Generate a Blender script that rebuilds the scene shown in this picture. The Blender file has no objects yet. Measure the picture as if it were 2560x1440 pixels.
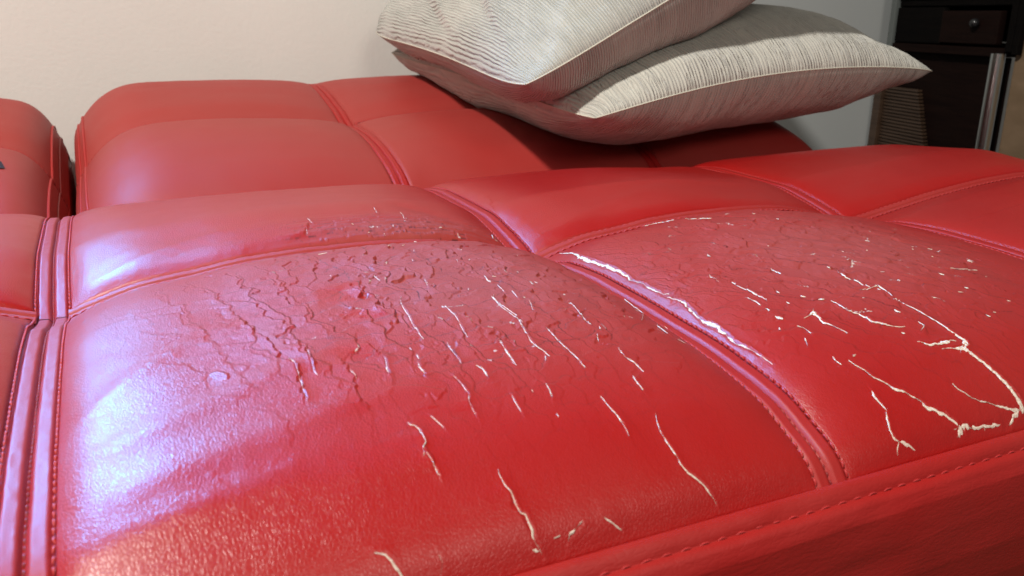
import bpy, bmesh, math, random
import numpy as np
from mathutils import Vector, Matrix

# ------------------------------------------------------------------ scale
# All shapes are drawn in quilting units (one quilt = 0.5) and built in metres.
K = 0.56
rng = np.random.default_rng(7)
random.seed(7)
scene = bpy.context.scene
C = bpy.data.collections.new('scene'); scene.collection.children.link(C)

# ------------------------------------------------------------------ camera
cd = bpy.data.cameras.new('camera'); cam = bpy.data.objects.new('camera', cd); C.objects.link(cam)
cam['kind'] = 'structure'
right = Vector((0.90565082, -0.42396227, 0.00725132))
up = Vector((0.12220609, 0.27735085, 0.95296494))
fwd = Vector((0.40603234, 0.86216733, -0.30299379))
M = Matrix((right, up, -fwd)).transposed().to_4x4()
M.translation = Vector((0.06667172, -0.87840696, 0.28196122)) * K
cam.matrix_world = M
cd.sensor_width = 36; cd.lens = 30.217
cd.clip_start = 0.02; cd.clip_end = 100
cd.dof.use_dof = True; cd.dof.focus_distance = 0.52; cd.dof.aperture_fstop = 18.0
scene.camera = cam

# ------------------------------------------------------------------ world and lamps
w = bpy.data.worlds.new('World'); scene.world = w; w.use_nodes = True
bg = w.node_tree.nodes['Background']; bg.inputs[0].default_value = (1.0, 0.95, 0.88, 1); bg.inputs[1].default_value = 0.125
def area(name, loc, target, power, col, sx, sy=None, shape='RECTANGLE', spread=180):
    ld = bpy.data.lights.new(name, 'AREA'); ld.energy = power; ld.color = col
    ld.shape = shape; ld.size = sx * K
    if sy: ld.size_y = sy * K
    ld.spread = math.radians(spread)
    o = bpy.data.objects.new(name, ld); C.objects.link(o); o.location = Vector(loc) * K
    o.rotation_euler = (Vector(target) - Vector(loc)).to_track_quat('-Z', 'Y').to_euler()
    o['kind'] = 'structure'
    return o
area('ceiling_lamp', (-1.35, -0.85, 2.8), (0.7, 0.4, 0), 50, (1.0, 0.965, 0.90), .20, shape='DISK')
area('front_fill', (0.6, -3.1, 2.2), (0.5, -0.3, 0), 11, (1.0, 0.93, 0.83), 1.2, shape='DISK')  # soft fill added in front to brighten the front slope and band
area('window_light', (-0.53, 1.23, 1.12), (0.1, -0.3, 0), 9.5, (0.02, 0.40, 1.0), .44, 1.0, spread=64)

vs = scene.view_settings; scene.display_settings.display_device = 'sRGB'
vs.view_transform = 'Standard'; vs.look = 'None'; vs.exposure = 0; vs.gamma = 1

# ------------------------------------------------------------------ materials
def mat(name, base, rough=.5, metal=0, spec=.5):
    m = bpy.data.materials.new(name); m.use_nodes = True
    b = m.node_tree.nodes['Principled BSDF']
    b.inputs['Base Color'].default_value = (*base, 1); b.inputs['Roughness'].default_value = rough
    b.inputs['Metallic'].default_value = metal; b.inputs['Specular IOR Level'].default_value = spec
    return m
class NT:
    """small helper to write node trees in few lines"""
    def __init__(s, m): s.t = m.node_tree; s.b = s.t.nodes['Principled BSDF']
    def n(s, typ, ins=None, **kw):
        nd = s.t.nodes.new(typ)
        for k, v in kw.items(): setattr(nd, k, v)
        for k, v in (ins or {}).items():
            if isinstance(v, bpy.types.NodeSocket): s.t.links.new(v, nd.inputs[k])
            else: nd.inputs[k].default_value = v
        return nd
    def link(s, a, b): s.t.links.new(a, b)
    def math(s, op, a, b=0.0, c=None):
        ins = {0: a, 1: b}
        if c is not None: ins[2] = c
        return s.n('ShaderNodeMath', ins, operation=op).outputs[0]
    def ramp(s, fac, stops):
        r = s.n('ShaderNodeValToRGB', {0: fac}); e = r.color_ramp.elements
        while len(e) < len(stops): e.new(.5)
        for i, (p, c) in enumerate(stops):
            e[i].position = p; e[i].color = (c, c, c, 1) if not isinstance(c, tuple) else (*c, 1)
        return r.outputs[0]
    def mix(s, fac, a, b):
        nd = s.n('ShaderNodeMix', data_type='RGBA')
        for k, v in ((0, fac), (6, a), (7, b)):
            if isinstance(v, bpy.types.NodeSocket): s.t.links.new(v, nd.inputs[k])
            else: nd.inputs[k].default_value = v if k == 0 else (*v, 1)
        return nd.outputs[2]

def leather(name, red=(.325, .0060, .0052), pale=(.30, .036, .028), rough=.36, grain=1.0, cell=680., stretch=(1.25, .8, 1), wrinkle=.5, wscale=150., wstretch=(.8, 1, 1.6)):
    m = mat(name, red, rough); t = NT(m)
    obj = t.n('ShaderNodeTexCoord').outputs['Object']
    wear = t.n('ShaderNodeAttribute', attribute_name='wear').outputs['Fac']
    gr = t.n('ShaderNodeAttribute', attribute_name='grain').outputs['Fac']
    tear = t.n('ShaderNodeAttribute', attribute_name='tear').outputs['Fac']
    big = t.n('ShaderNodeTexNoise', {'Vector': obj, 'Scale': 14.0, 'Detail': 4.0}).outputs[0]
    warp = t.n('ShaderNodeTexNoise', {'Vector': obj, 'Scale': 190.0, 'Detail': 2.0}).outputs['Color']
    wv = t.n('ShaderNodeVectorMath', {0: warp, 1: (.0032, .0032, .0032)}, operation='MULTIPLY').outputs[0]
    mp = t.n('ShaderNodeMapping', {'Vector': obj, 'Scale': stretch, 'Rotation': (0, 0, .25)}).outputs[0]
    v = t.n('ShaderNodeVectorMath', {0: mp, 1: wv}, operation='ADD').outputs[0]
    c1 = t.n('ShaderNodeTexVoronoi', {'Vector': v, 'Scale': cell}, feature='DISTANCE_TO_EDGE').outputs['Distance']
    cells = t.ramp(c1, [(0.0, 0.0), (0.16, .8), (.45, 1.0)])
    wr = t.n('ShaderNodeTexNoise', {'Vector': t.n('ShaderNodeMapping', {'Vector': obj, 'Scale': wstretch}).outputs[0], 'Scale': wscale, 'Detail': 3.0, 'Distortion': 1.6}).outputs[0]
    ridge = t.math('ABSOLUTE', t.math('SUBTRACT', wr, .5))
    h = t.math('ADD', t.math('MULTIPLY', t.math('MULTIPLY', cells, .75), gr), t.math('MULTIPLY', ridge, 2.2 * wrinkle))
    bump = t.n('ShaderNodeBump', {'Height': h, 'Strength': .39 * grain, 'Distance': .00030}).outputs[0]
    t.link(bump, t.b.inputs['Normal'])
    mott = t.math('MULTIPLY', t.math('SUBTRACT', big, .5), .5)
    fac = t.n('ShaderNodeMath', {0: t.math('ADD', wear, mott), 1: 1.0}, operation='MULTIPLY', use_clamp=True).outputs[0]
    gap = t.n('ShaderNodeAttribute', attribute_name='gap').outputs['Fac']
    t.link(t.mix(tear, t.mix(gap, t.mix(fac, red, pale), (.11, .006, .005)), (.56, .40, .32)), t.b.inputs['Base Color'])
    rr = t.math('ADD', t.math('MULTIPLY', wear, .26), t.math('ADD', t.math('MULTIPLY', big, .16), rough - .08))
    t.link(t.math('ADD', rr, t.math('MULTIPLY', tear, .4)), t.b.inputs['Roughness'])
    t.b.inputs['Specular IOR Level'].default_value = .5
    return m
M_LEATHER = leather('red_leather')
M_BAND = leather('red_leather_wrinkled', rough=.46, cell=420., stretch=(.45, 1, 1.2), wrinkle=1.3, wscale=85., wstretch=(.30, 1, 1.4), grain=.9)
M_SEAM = leather('red_leather_seam', rough=.50, grain=.6)
M_BACKL = leather('red_leather_smooth', rough=.38, grain=.45)
M_THREAD = mat('red_thread', (.40, .022, .022), .6)
M_THREADB = mat('dark_red_thread', (.20, .008, .009), .6)
M_HOLE = mat('seam_shadow_gap', (.10, .006, .006), .7)
M_BACKING = mat('cream_fabric_backing', (.74, .66, .56), .9, spec=.15)
t = NT(M_BACKING)
nz = t.n('ShaderNodeTexNoise', {'Vector': t.n('ShaderNodeTexCoord').outputs['Object'], 'Scale': 1100.0, 'Detail': 3.0}).outputs[0]
t.link(t.ramp(nz, [(.3, (.48, .33, .26)), (.6, (.72, .63, .53))]), t.b.inputs['Base Color'])
t.link(t.n('ShaderNodeBump', {'Height': nz, 'Strength': .6, 'Distance': .0006}).outputs[0], t.b.inputs['Normal'])

# ------------------------------------------------------------------ objects
def add(name, me, m=None, parent=None, kind=None):
    o = bpy.data.objects.new(name, me); C.objects.link(o)
    if m is not None and not me.materials: me.materials.append(m)
    if parent: o.parent = parent
    if kind: o['kind'] = kind
    return o
def thing(name, label, cat, loc=(0, 0, 0), group=None):
    o = bpy.data.objects.new(name, None); C.objects.link(o); o.location = Vector(loc) * K
    o.empty_display_size = .05
    o['label'] = label; o['category'] = cat
    if group: o['group'] = group
    return o
def mesh_np(name, co, faces, smooth=True, attrs=None):
    """mesh from an (N,3) array in quilting units and an (F,3|4) index array"""
    me = bpy.data.meshes.new(name)
    co = np.asarray(co, np.float32) * K; faces = np.asarray(faces, np.int32)
    me.vertices.add(len(co)); me.vertices.foreach_set('co', co.ravel())
    k = faces.shape[1]; me.loops.add(faces.size); me.loops.foreach_set('vertex_index', faces.ravel())
    me.polygons.add(len(faces))
    me.polygons.foreach_set('loop_start', np.arange(0, faces.size, k, dtype=np.int32))
    me.polygons.foreach_set('loop_total', np.full(len(faces), k, np.int32))
    me.polygons.foreach_set('use_smooth', np.full(len(faces), smooth, bool))
    for an, av in (attrs or {}).items():
        a = me.attributes.new(an, 'FLOAT', 'POINT'); a.data.foreach_set('value', np.asarray(av, np.float32).ravel())
    me.update(calc_edges=True); me.validate()
    return me
def grid_faces(nr, nc, wrap=False, off=0):
    r = np.arange(nr - 1)[:, None]; c = np.arange(nc if wrap else nc - 1)[None]
    c2 = (c + 1) % nc
    return np.stack([r * nc + c, r * nc + c2, (r + 1) * nc + c2, (r + 1) * nc + c], -1).reshape(-1, 4) + off
def sheet(name, X, Y, Z, attrs=None):
    return mesh_np(name, np.stack([X, Y, Z], -1).reshape(-1, 3), grid_faces(*X.shape), attrs=attrs)
def box_bm(bm, c, s, rot=None):
    r = bmesh.ops.create_cube(bm, size=1)
    mt = Matrix.Translation(Vector(c) * K) @ (rot.to_4x4() if rot else Matrix()) @ Matrix.Diagonal((*(Vector(s) * K), 1))
    bmesh.ops.transform(bm, matrix=mt, verts=r['verts']); return r['verts']
def bm_obj(name, bm, m, parent=None, bevel=0, smooth=False, kind=None):
    if bevel: bmesh.ops.bevel(bm, geom=bm.edges[:], offset=bevel * K, segments=2, affect='EDGES', profile=.6)
    me = bpy.data.meshes.new(name); bm.to_mesh(me); bm.free()
    if smooth:
        for p in me.polygons: p.use_smooth = True
    return add(name, me, m, parent, kind)
def tube_arrays(path, rad, n=8, cap=True):
    """tube along an (N,3) path, radius scalar or array"""
    P = np.asarray(path, float); N = len(P); rad = np.broadcast_to(rad, (N,))
    T = np.gradient(P, axis=0); T /= np.linalg.norm(T, axis=1)[:, None] + 1e-12
    ref = np.array([0, 0, 1.0]); 
    if abs(T[:, 2]).mean() > .9: ref = np.array([1.0, 0, 0])
    A = np.cross(T, ref); A /= np.linalg.norm(A, axis=1)[:, None] + 1e-12; B = np.cross(A, T)
    th = np.linspace(0, 2 * np.pi, n, endpoint=False)
    V = P[:, None] + rad[:, None, None] * (np.cos(th)[None, :, None] * A[:, None] + np.sin(th)[None, :, None] * B[:, None])
    return V.reshape(-1, 3), grid_faces(N, n, wrap=True)
def join(parts):
    vs_, fs, o = [], [], 0
    for v, f in parts: vs_.append(v); fs.append(f + o); o += len(v)
    return np.concatenate(vs_), np.concatenate(fs)

# smooth random fields
def vnoise(x, y, seed=0):
    r = np.random.default_rng(seed).random((256, 256))
    xi = np.floor(x).astype(int); yi = np.floor(y).astype(int); fx = x - xi; fy = y - yi
    fx = fx * fx * (3 - 2 * fx); fy = fy * fy * (3 - 2 * fy)
    g = lambda a, b: r[a % 256, b % 256]
    return (g(xi, yi) * (1 - fx) + g(xi + 1, yi) * fx) * (1 - fy) + (g(xi, yi + 1) * (1 - fx) + g(xi + 1, yi + 1) * fx) * fy
def fbm(x, y, o=4, seed=0):
    s, a, tot = 0, 1, 0
    for i in range(o): s = s + a * vnoise(x * 2 ** i, y * 2 ** i, seed + i); tot += a; a *= .5
    return s / tot
def sstep(a, b, x): t = np.clip((x - a) / (b - a), 0, 1); return t * t * (3 - 2 * t)

# ------------------------------------------------------------------ shape of the seat

XB = [-1.0, -0.5, 0.0, 0.5, 1.0, 1.58]           # quilting lines of the seat, left to right
YF, YK = -0.493, 0.49                            # front and back edge of the seat
SY = np.array([-.493, -.482, -.473, -.453, -.426, -.374, -.336, -.285, -.223, -.158, -.083, -.04, 0, .035, .073, .142, .284, .36, .42, .46, .49])
SZ = np.array([-.034, -.021, -.014, -.005, .006, .015, .019, .021, .0235, .0245, .020, .0095, .003, .012, .021, .032, .033, .025, .006, -.02, -.06])
RX = np.array([0, .011, .035, .081, .127, .184, .253, .299, .33, .38, .432, .487, .5]) / .5
RZ = np.array([.0, .001, .009, .022, .028, .036, .039, .039, .038, .034, .023, .004, 0])
def pchip(x, X, Y):
    """monotone cubic interpolation"""
    h = np.diff(X); d = np.diff(Y) / h
    m = np.zeros(len(X)); m[1:-1] = np.where(d[:-1] * d[1:] > 0, 2 * d[:-1] * d[1:] / (d[:-1] + d[1:] + 1e-12), 0)
    m[0], m[-1] = d[0], d[-1]
    x = np.clip(x, X[0], X[-1]); i = np.clip(np.searchsorted(X, x) - 1, 0, len(X) - 2)
    t = (x - X[i]) / h[i]
    return ((1 + 2 * t) * (1 - t) ** 2 * Y[i] + t * (1 - t) ** 2 * h[i] * m[i] + t * t * (3 - 2 * t) * Y[i + 1] + t * t * (t - 1) * h[i] * m[i + 1])
EX = np.array([1.0, 1.02, 1.093, 1.179, 1.303, 1.375, 1.44, 1.50, 1.55, 1.572, 1.58])
EZ = np.array([0, .001, .012, .026, .039, .042, .038, .022, -.006, -.03, -.045])
def sstep0(t): t = np.clip(t, 0, 1); return t * t * (3 - 2 * t)
MZ = np.array([-.034, -.0175, -.0100, .0005, .0105, .0190, .0222, .0243, .0250, .0250])
def seam_z(y): return pchip(y, SY, SZ)
def row_bulge(x):
    x = np.asarray(x, float); out = np.zeros_like(x)
    for k in range(4):
        a, b = XB[k], XB[k + 1]; u = np.clip((x - a) / (b - a), 0, 1)
        amp = (.9, .85, 1, .9)[k]
        out = np.where((x >= a) & (x <= b), amp * pchip(u, RX, RZ), out)
    return np.where(x > XB[4], pchip(x, EX, EZ), out)
def seat_z(x, y):
    x = np.asarray(x, float); y = np.asarray(y, float)
    zs = seam_z(y)
    dx = np.min([np.abs(x - b) for b in XB], axis=0)
    zm = np.where(y < -.158, pchip(np.minimum(y, -.158), SY[:10], MZ), zs)          # fuller front away from the cross seams
    zs = zs + (zm - zs) * (1 - np.exp(-np.maximum(dx - .014, 0) / .03)) * np.clip((1.58 - x) / .1, 0, 1)
    t = np.where(y < 0, np.clip((y - YF) / -YF, 0, 1) ** .8, np.clip(1 - y / YK, 0, 1) ** 1.45)
    roll = np.where(x > 1.40, -.055 * np.clip((x - 1.40) / .18, 0, 1) ** 2.2, 0)
    z = zs + t * row_bulge(x) + (1 - t) * roll
    # upholstery puffs up away from every seam line
    dx = np.min([np.abs(x - b) for b in XB], axis=0); dy = np.abs(y)
    rnd = lambda q: 1 - (1 - np.clip(q, 0, 1)) ** 2.2
    edge = rnd((y - YF) / .14) * rnd((YK - y) / .15) * rnd((1.58 - x) / .15)
    puff = .0098 * (1 - np.exp(-np.maximum(dx - .014, 0) / .015)) * (1 - np.exp(-np.maximum(dy - .006, 0) / np.where(y < 0, .032, .012))) * edge
    low = np.where((x > .72) & (x < 1.0), sstep0((x - .72) / .2), 0) * np.where(y < 0, 1, .6)
    return z + puff * (1 - .75 * low) - .006 * low * edge * np.clip((1 - (x - .90) / .1), 0, 1) * (dy > .01)

# traced tears (x, y, width in 1/10000) and peeled flakes (outline, height, reach) on the seat
CRACKS = [
  [(0.5296,-0.0354,11),(0.5279,-0.0589,14),(0.5226,-0.0846,34),(0.5212,-0.1029,53),(0.5223,-0.1163,33),(0.522,-0.1377,32),(0.523,-0.1533,38),(0.5229,-0.1701,22),(0.523,-0.1808,18),(0.5207,-0.19,18),(0.5215,-0.1993,15),(0.5229,-0.2099,18),(0.5225,-0.223,14),(0.5234,-0.2362,9)],
  [(0.5258,-0.2619,7),(0.527,-0.2681,20),(0.5249,-0.2777,17),(0.5232,-0.2878,20),(0.5211,-0.2983,13),(0.5205,-0.3096,24),(0.5214,-0.3186,48),(0.5217,-0.3261,26),(0.5213,-0.3384,21),(0.5197,-0.3502,21),(0.52,-0.3591,18),(0.5218,-0.3696,14),(0.5223,-0.3815,8)],
  [(0.5719,-0.0011,16),(0.5828,-0.0029,16)],
  [(0.5933,-0.0005,16),(0.6022,-0.0009,16)],
  [(0.6128,0.0067,16),(0.6279,0.0041,16)],
  [(0.6305,0.0033,16),(0.6531,-0.0023,16)],
  [(0.655,-0.0026,16),(0.6612,-0.0305,16)],
  [(0.6618,-0.0385,16),(0.6657,-0.0562,15)],
  [(0.666,-0.0782,15),(0.676,-0.0866,15)],
  [(0.6786,-0.0872,15),(0.6887,-0.0969,15)],
  [(0.341,-0.3133,7),(0.3399,-0.322,7),(0.3373,-0.3373,8),(0.337,-0.3476,6),(0.3394,-0.3548,4)],
  [(0.3133,-0.3374,5),(0.3128,-0.3463,5),(0.3124,-0.3547,5),(0.312,-0.3618,5)],
  [(0.3416,-0.2607,2),(0.3412,-0.2733,2),(0.3431,-0.286,2),(0.3451,-0.2953,2),(0.3421,-0.311,2)],
  [(0.358,-0.3292,3),(0.3579,-0.3403,4),(0.3585,-0.3532,4),(0.3592,-0.3631,4),(0.3597,-0.3732,4)],
  [(0.4022,-0.2849,2),(0.3999,-0.2989,2),(0.3975,-0.3175,2)],
  [(0.3981,-0.3671,7),(0.3969,-0.3752,7),(0.3998,-0.3827,7),(0.4007,-0.3903,7)],
  [(0.3901,-0.3981,7),(0.3888,-0.4061,7),(0.3891,-0.4131,7)],
  [(0.3555,-0.2073,4),(0.3551,-0.2224,4)],
  [(0.3578,-0.2304,2),(0.3575,-0.2445,2)],
  [(0.3643,-0.246,3),(0.3627,-0.2609,3)],
  [(0.3689,-0.2704,2),(0.3634,-0.2895,2)],
  [(0.3933,-0.3407,5),(0.3893,-0.3498,5)],
  [(0.4036,-0.3264,3),(0.4005,-0.3341,5)],
  [(0.3221,-0.3923,4),(0.322,-0.3979,4),(0.32,-0.405,4)],
  [(0.2863,-0.3639,4),(0.2858,-0.3739,4)],
  [(0.3381,-0.3597,5),(0.335,-0.367,5)],
  [(0.6028,-0.2027,18),(0.6019,-0.2097,17)],
  [(0.5721,-0.248,14),(0.5702,-0.2637,14)],
  [(0.5791,-0.2725,19),(0.5787,-0.2783,19)],
  [(0.5777,-0.2857,8),(0.5791,-0.2982,10),(0.5802,-0.3116,25)],
  [(0.5795,-0.3182,18),(0.5794,-0.3212,18)],
  [(0.6301,-0.2658,11),(0.6312,-0.2685,11)],
  [(0.6004,-0.3082,10),(0.5997,-0.3132,10)],
  [(0.5901,-0.3323,21),(0.5909,-0.336,21)],
  [(0.5679,-0.3311,21),(0.5675,-0.3373,21)],
  [(0.5647,-0.3479,26),(0.567,-0.3551,31)],
  [(0.5561,-0.3635,8),(0.5549,-0.3666,8)],
  [(0.4908,-0.2272,7),(0.4885,-0.2458,3),(0.4764,-0.2804,3),(0.4594,-0.3046,3)],
  [(0.4652,-0.3179,4),(0.4638,-0.3355,6)],
  [(0.4654,-0.3476,5),(0.4692,-0.3524,5)],
  [(0.5913,-0.3598,10),(0.5986,-0.3572,38),(0.5955,-0.3683,24),(0.5954,-0.3735,27),(0.5978,-0.3794,10),(0.6005,-0.3874,6)],
  [(0.6024,-0.353,8),(0.5952,-0.36,7)],
  [(0.6799,-0.288,23),(0.6817,-0.2928,23)],
  [(0.6801,-0.3056,23),(0.6807,-0.3151,17),(0.6821,-0.3263,11),(0.6809,-0.3344,5)],
  [(0.6283,-0.3561,6),(0.6287,-0.3676,10),(0.6341,-0.3723,10),(0.636,-0.3794,24),(0.6361,-0.3867,21),(0.6424,-0.3935,24),(0.6487,-0.3978,7)],
  [(0.6719,-0.3783,32),(0.6724,-0.3835,32)],
  [(0.6487,-0.4072,24),(0.6511,-0.4089,24)],
  [(0.6133,-0.3258,25),(0.6147,-0.3298,25)],
  [(0.621,-0.3392,25),(0.6243,-0.3429,25)],
  [(0.6885,-0.3759,5),(0.6915,-0.3844,6),(0.6928,-0.3942,9),(0.6951,-0.4047,10),(0.6961,-0.4161,21),(0.6975,-0.4239,24),(0.6996,-0.4296,27),(0.6938,-0.4331,37)],
  [(0.657,-0.422,7),(0.6606,-0.4247,23),(0.6698,-0.4271,23),(0.6775,-0.4263,42),(0.6844,-0.4262,24)],
  [(0.6754,-0.4005,7),(0.6762,-0.406,7),(0.6676,-0.4107,7)],
  [(0.5685,-0.3325,18),(0.5678,-0.3369,18)],
  [(0.5661,-0.3482,31),(0.5674,-0.3548,31)],
  [(0.7825,-0.331,18),(0.785,-0.3349,18)],
  [(0.779,-0.3626,23),(0.7827,-0.3645,23)],
  [(0.7647,-0.4049,18),(0.7671,-0.4061,18)],
  [(0.8173,-0.3204,6),(0.8277,-0.3224,6),(0.8424,-0.3228,6)],
  [(0.5552,-0.3637,8),(0.5544,-0.3659,8)],
  [(0.5637,-0.3861,13),(0.5584,-0.3945,9)],
  [(0.6013,-0.2048,20),(0.6026,-0.2077,20)],
  [(0.7211,-0.3353,11),(0.7211,-0.3387,11)],
  [(0.6301,-0.2649,13),(0.6312,-0.2677,7),(0.6303,-0.2799,11)],
  [(0.6737,-0.3415,7),(0.6901,-0.3411,17),(0.6896,-0.3551,9)],
  [(0.5688,-0.307,8),(0.5703,-0.3169,8),(0.5689,-0.3244,8)],
  [(0.5701,-0.3686,8),(0.573,-0.3739,8),(0.573,-0.3825,8)],
  [(0.6813,-0.4345,23),(0.6902,-0.4363,58),(0.6941,-0.4434,39),(0.6976,-0.4508,33),(0.7,-0.4591,34),(0.7026,-0.4673,38),(0.7054,-0.4737,42),(0.7061,-0.4794,49),(0.7061,-0.4832,64),(0.707,-0.4851,56)],
  [(0.6953,-0.4223,16),(0.6994,-0.4283,24),(0.6975,-0.4326,35),(0.6902,-0.4363,47)],
  [(0.6565,-0.4684,5),(0.6598,-0.4724,18),(0.6693,-0.476,9),(0.6794,-0.4793,9),(0.6919,-0.4825,15),(0.7018,-0.4846,26)],
  [(0.7006,-0.4848,26),(0.6937,-0.4858,19),(0.686,-0.4889,7)],
  [(0.5812,-0.4343,15),(0.5836,-0.4418,8),(0.5911,-0.4486,8),(0.5928,-0.4522,22),(0.5997,-0.456,22),(0.6037,-0.4607,16),(0.6091,-0.4661,18),(0.6117,-0.4707,29),(0.619,-0.4741,25),(0.6252,-0.477,25),(0.6289,-0.4807,22),(0.6332,-0.4839,32),(0.635,-0.4851,47)],
  [(0.635,-0.4851,50),(0.6296,-0.4872,21),(0.6277,-0.4879,5)],
  [(0.6352,-0.4848,36),(0.6444,-0.4861,20),(0.6535,-0.4864,9),(0.6625,-0.487,18),(0.6765,-0.4875,7)],
  [(0.6591,-0.4865,5),(0.6585,-0.4883,5)],
  [(0.5726,-0.4506,21),(0.5715,-0.4545,18),(0.5724,-0.4606,8),(0.5734,-0.4658,6)],
  [(0.5723,-0.4662,8),(0.5693,-0.4702,16),(0.5673,-0.4742,14),(0.5656,-0.4769,14),(0.5661,-0.4801,16),(0.5692,-0.4833,14)],
  [(0.5692,-0.4833,9),(0.566,-0.4863,6),(0.5648,-0.4883,4)],
  [(0.5692,-0.4833,14),(0.5768,-0.4856,16),(0.5824,-0.4883,6)],
  [(0.5672,-0.4133,8),(0.5661,-0.4182,8),(0.5671,-0.4236,8)],
  [(0.5829,-0.4189,15),(0.5871,-0.4182,15)],
  [(0.5631,-0.3864,8),(0.5586,-0.3944,8)],
  [(0.3819,-0.4455,6),(0.3815,-0.4496,8),(0.3825,-0.4565,10),(0.3835,-0.4639,8),(0.3836,-0.4682,10),(0.3868,-0.4731,9),(0.3948,-0.4805,9),(0.3977,-0.4841,14),(0.4003,-0.4879,4)],
  [(0.2211,-0.4064,5),(0.2231,-0.4102,8),(0.2233,-0.4177,7),(0.2232,-0.4218,6),(0.2206,-0.4251,9),(0.2197,-0.4277,3)],
  [(0.2209,-0.4296,3),(0.2223,-0.4359,3),(0.2233,-0.4442,3)],
  [(0.2605,-0.455,4),(0.2608,-0.4587,6),(0.2631,-0.4631,6),(0.2631,-0.4683,8),(0.2643,-0.4731,6),(0.2671,-0.4742,8),(0.2674,-0.4777,10),(0.2684,-0.4807,19),(0.2677,-0.4831,19),(0.2689,-0.4857,19),(0.2713,-0.4887,15)],
  [(0.266,-0.4867,14),(0.2699,-0.4876,14)],
  [(0.1736,-0.4739,2),(0.1767,-0.4746,2),(0.1797,-0.4756,13),(0.1821,-0.4783,13),(0.1836,-0.4811,17),(0.186,-0.4837,14),(0.187,-0.4855,6)],
  [(0.2091,-0.4806,5),(0.2101,-0.4836,7),(0.2076,-0.4865,6)],
  [(0.3022,-0.4823,4),(0.295,-0.4845,8),(0.2917,-0.4852,6),(0.2898,-0.487,3)],
  [(0.3172,-0.483,4),(0.3222,-0.4854,6),(0.3271,-0.4881,6)],
  [(0.3549,-0.4186,3),(0.3561,-0.4263,6),(0.3576,-0.4355,8),(0.3576,-0.4402,4)],
  [(0.2342,-0.4013,3),(0.2368,-0.4074,5),(0.2386,-0.4131,4)],
  [(0.2663,-0.3881,5),(0.2634,-0.395,6),(0.2626,-0.4021,3),(0.263,-0.4071,3)],
  [(0.2937,-0.3972,6),(0.2933,-0.406,6),(0.2933,-0.4129,3)],
  [(0.2637,-0.367,4),(0.265,-0.3745,4),(0.2659,-0.3864,4)],
  [(0.2866,-0.3617,5),(0.2856,-0.3717,5)],
  [(0.2235,-0.3403,7),(0.2231,-0.3482,20)],
  [(0.2448,-0.3476,7),(0.2459,-0.3578,7)],
  [(0.3887,-0.3992,4),(0.3892,-0.4043,4),(0.3892,-0.4129,5)],
  [(0.3219,-0.3936,4),(0.3215,-0.3959,4)],
  [(0.3224,-0.397,4),(0.3206,-0.4049,4)],
  [(0.2808,-0.4852,5),(0.2854,-0.4849,5)],
  [(0.2672,-0.2404,7),(0.2646,-0.252,5),(0.264,-0.2682,6),(0.2619,-0.283,5),(0.2612,-0.3001,4)],
  [(0.2969,-0.2693,3),(0.2977,-0.2784,3),(0.296,-0.2947,4),(0.2937,-0.3109,3)],
  [(0.2753,-0.3253,4),(0.2749,-0.3365,6),(0.2748,-0.3494,6)],
  [(0.247,-0.3217,3),(0.2474,-0.3253,3)],
  [(0.2491,-0.3314,7),(0.2485,-0.3378,7)],
  [(0.246,-0.3433,7),(0.2454,-0.3512,7),(0.2456,-0.358,6)],
  [(0.2266,-0.3279,4),(0.2248,-0.3369,4),(0.223,-0.3475,16)],
  [(0.3135,-0.3375,7),(0.3121,-0.3483,7),(0.3111,-0.3605,7)],
  [(0.2835,-0.3592,5),(0.2866,-0.3649,5),(0.2863,-0.3731,5)],
  [(0.3411,-0.2638,3),(0.34,-0.2791,3),(0.342,-0.2916,3),(0.3435,-0.3033,3)],
  [(0.3302,-0.2308,6),(0.3287,-0.2367,6)],
  [(0.3223,-0.1123,6),(0.3195,-0.1212,6)],
  [(0.3093,-0.1452,5),(0.3073,-0.1536,5)],
  [(0.3477,-0.1608,5),(0.3464,-0.1669,5)],
  [(0.3547,-0.2129,4),(0.3547,-0.2223,4)],
  [(0.2629,-0.1795,3),(0.264,-0.1929,3)],
  [(0.3019,-0.2007,4),(0.2995,-0.2145,4)],
  [(0.3688,0.0658,7),(0.3645,0.0451,7)],
  [(0.343,0.0928,6),(0.3407,0.0735,6)],
  [(0.2599,0.0713,6),(0.2613,0.0562,5)],
  [(0.252,0.0416,5),(0.2496,0.0283,5)],
  [(0.2352,-0.0892,9),(0.2438,-0.0877,9)],
  [(0.3018,-0.0943,10),(0.306,-0.0926,10)],
  [(0.3172,-0.092,6),(0.321,-0.0896,6)],
  [(0.3314,0.0164,8),(0.3322,0.0137,8)],
  [(0.4752,0.0476,7),(0.4707,0.0323,7)],
  [(0.1656,-0.3176,2),(0.165,-0.334,4),(0.1636,-0.3596,3)],
  [(0.1784,-0.2964,2),(0.1758,-0.3296,2)],
  [(0.1994,-0.3358,4),(0.2005,-0.3482,4)],
]
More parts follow.
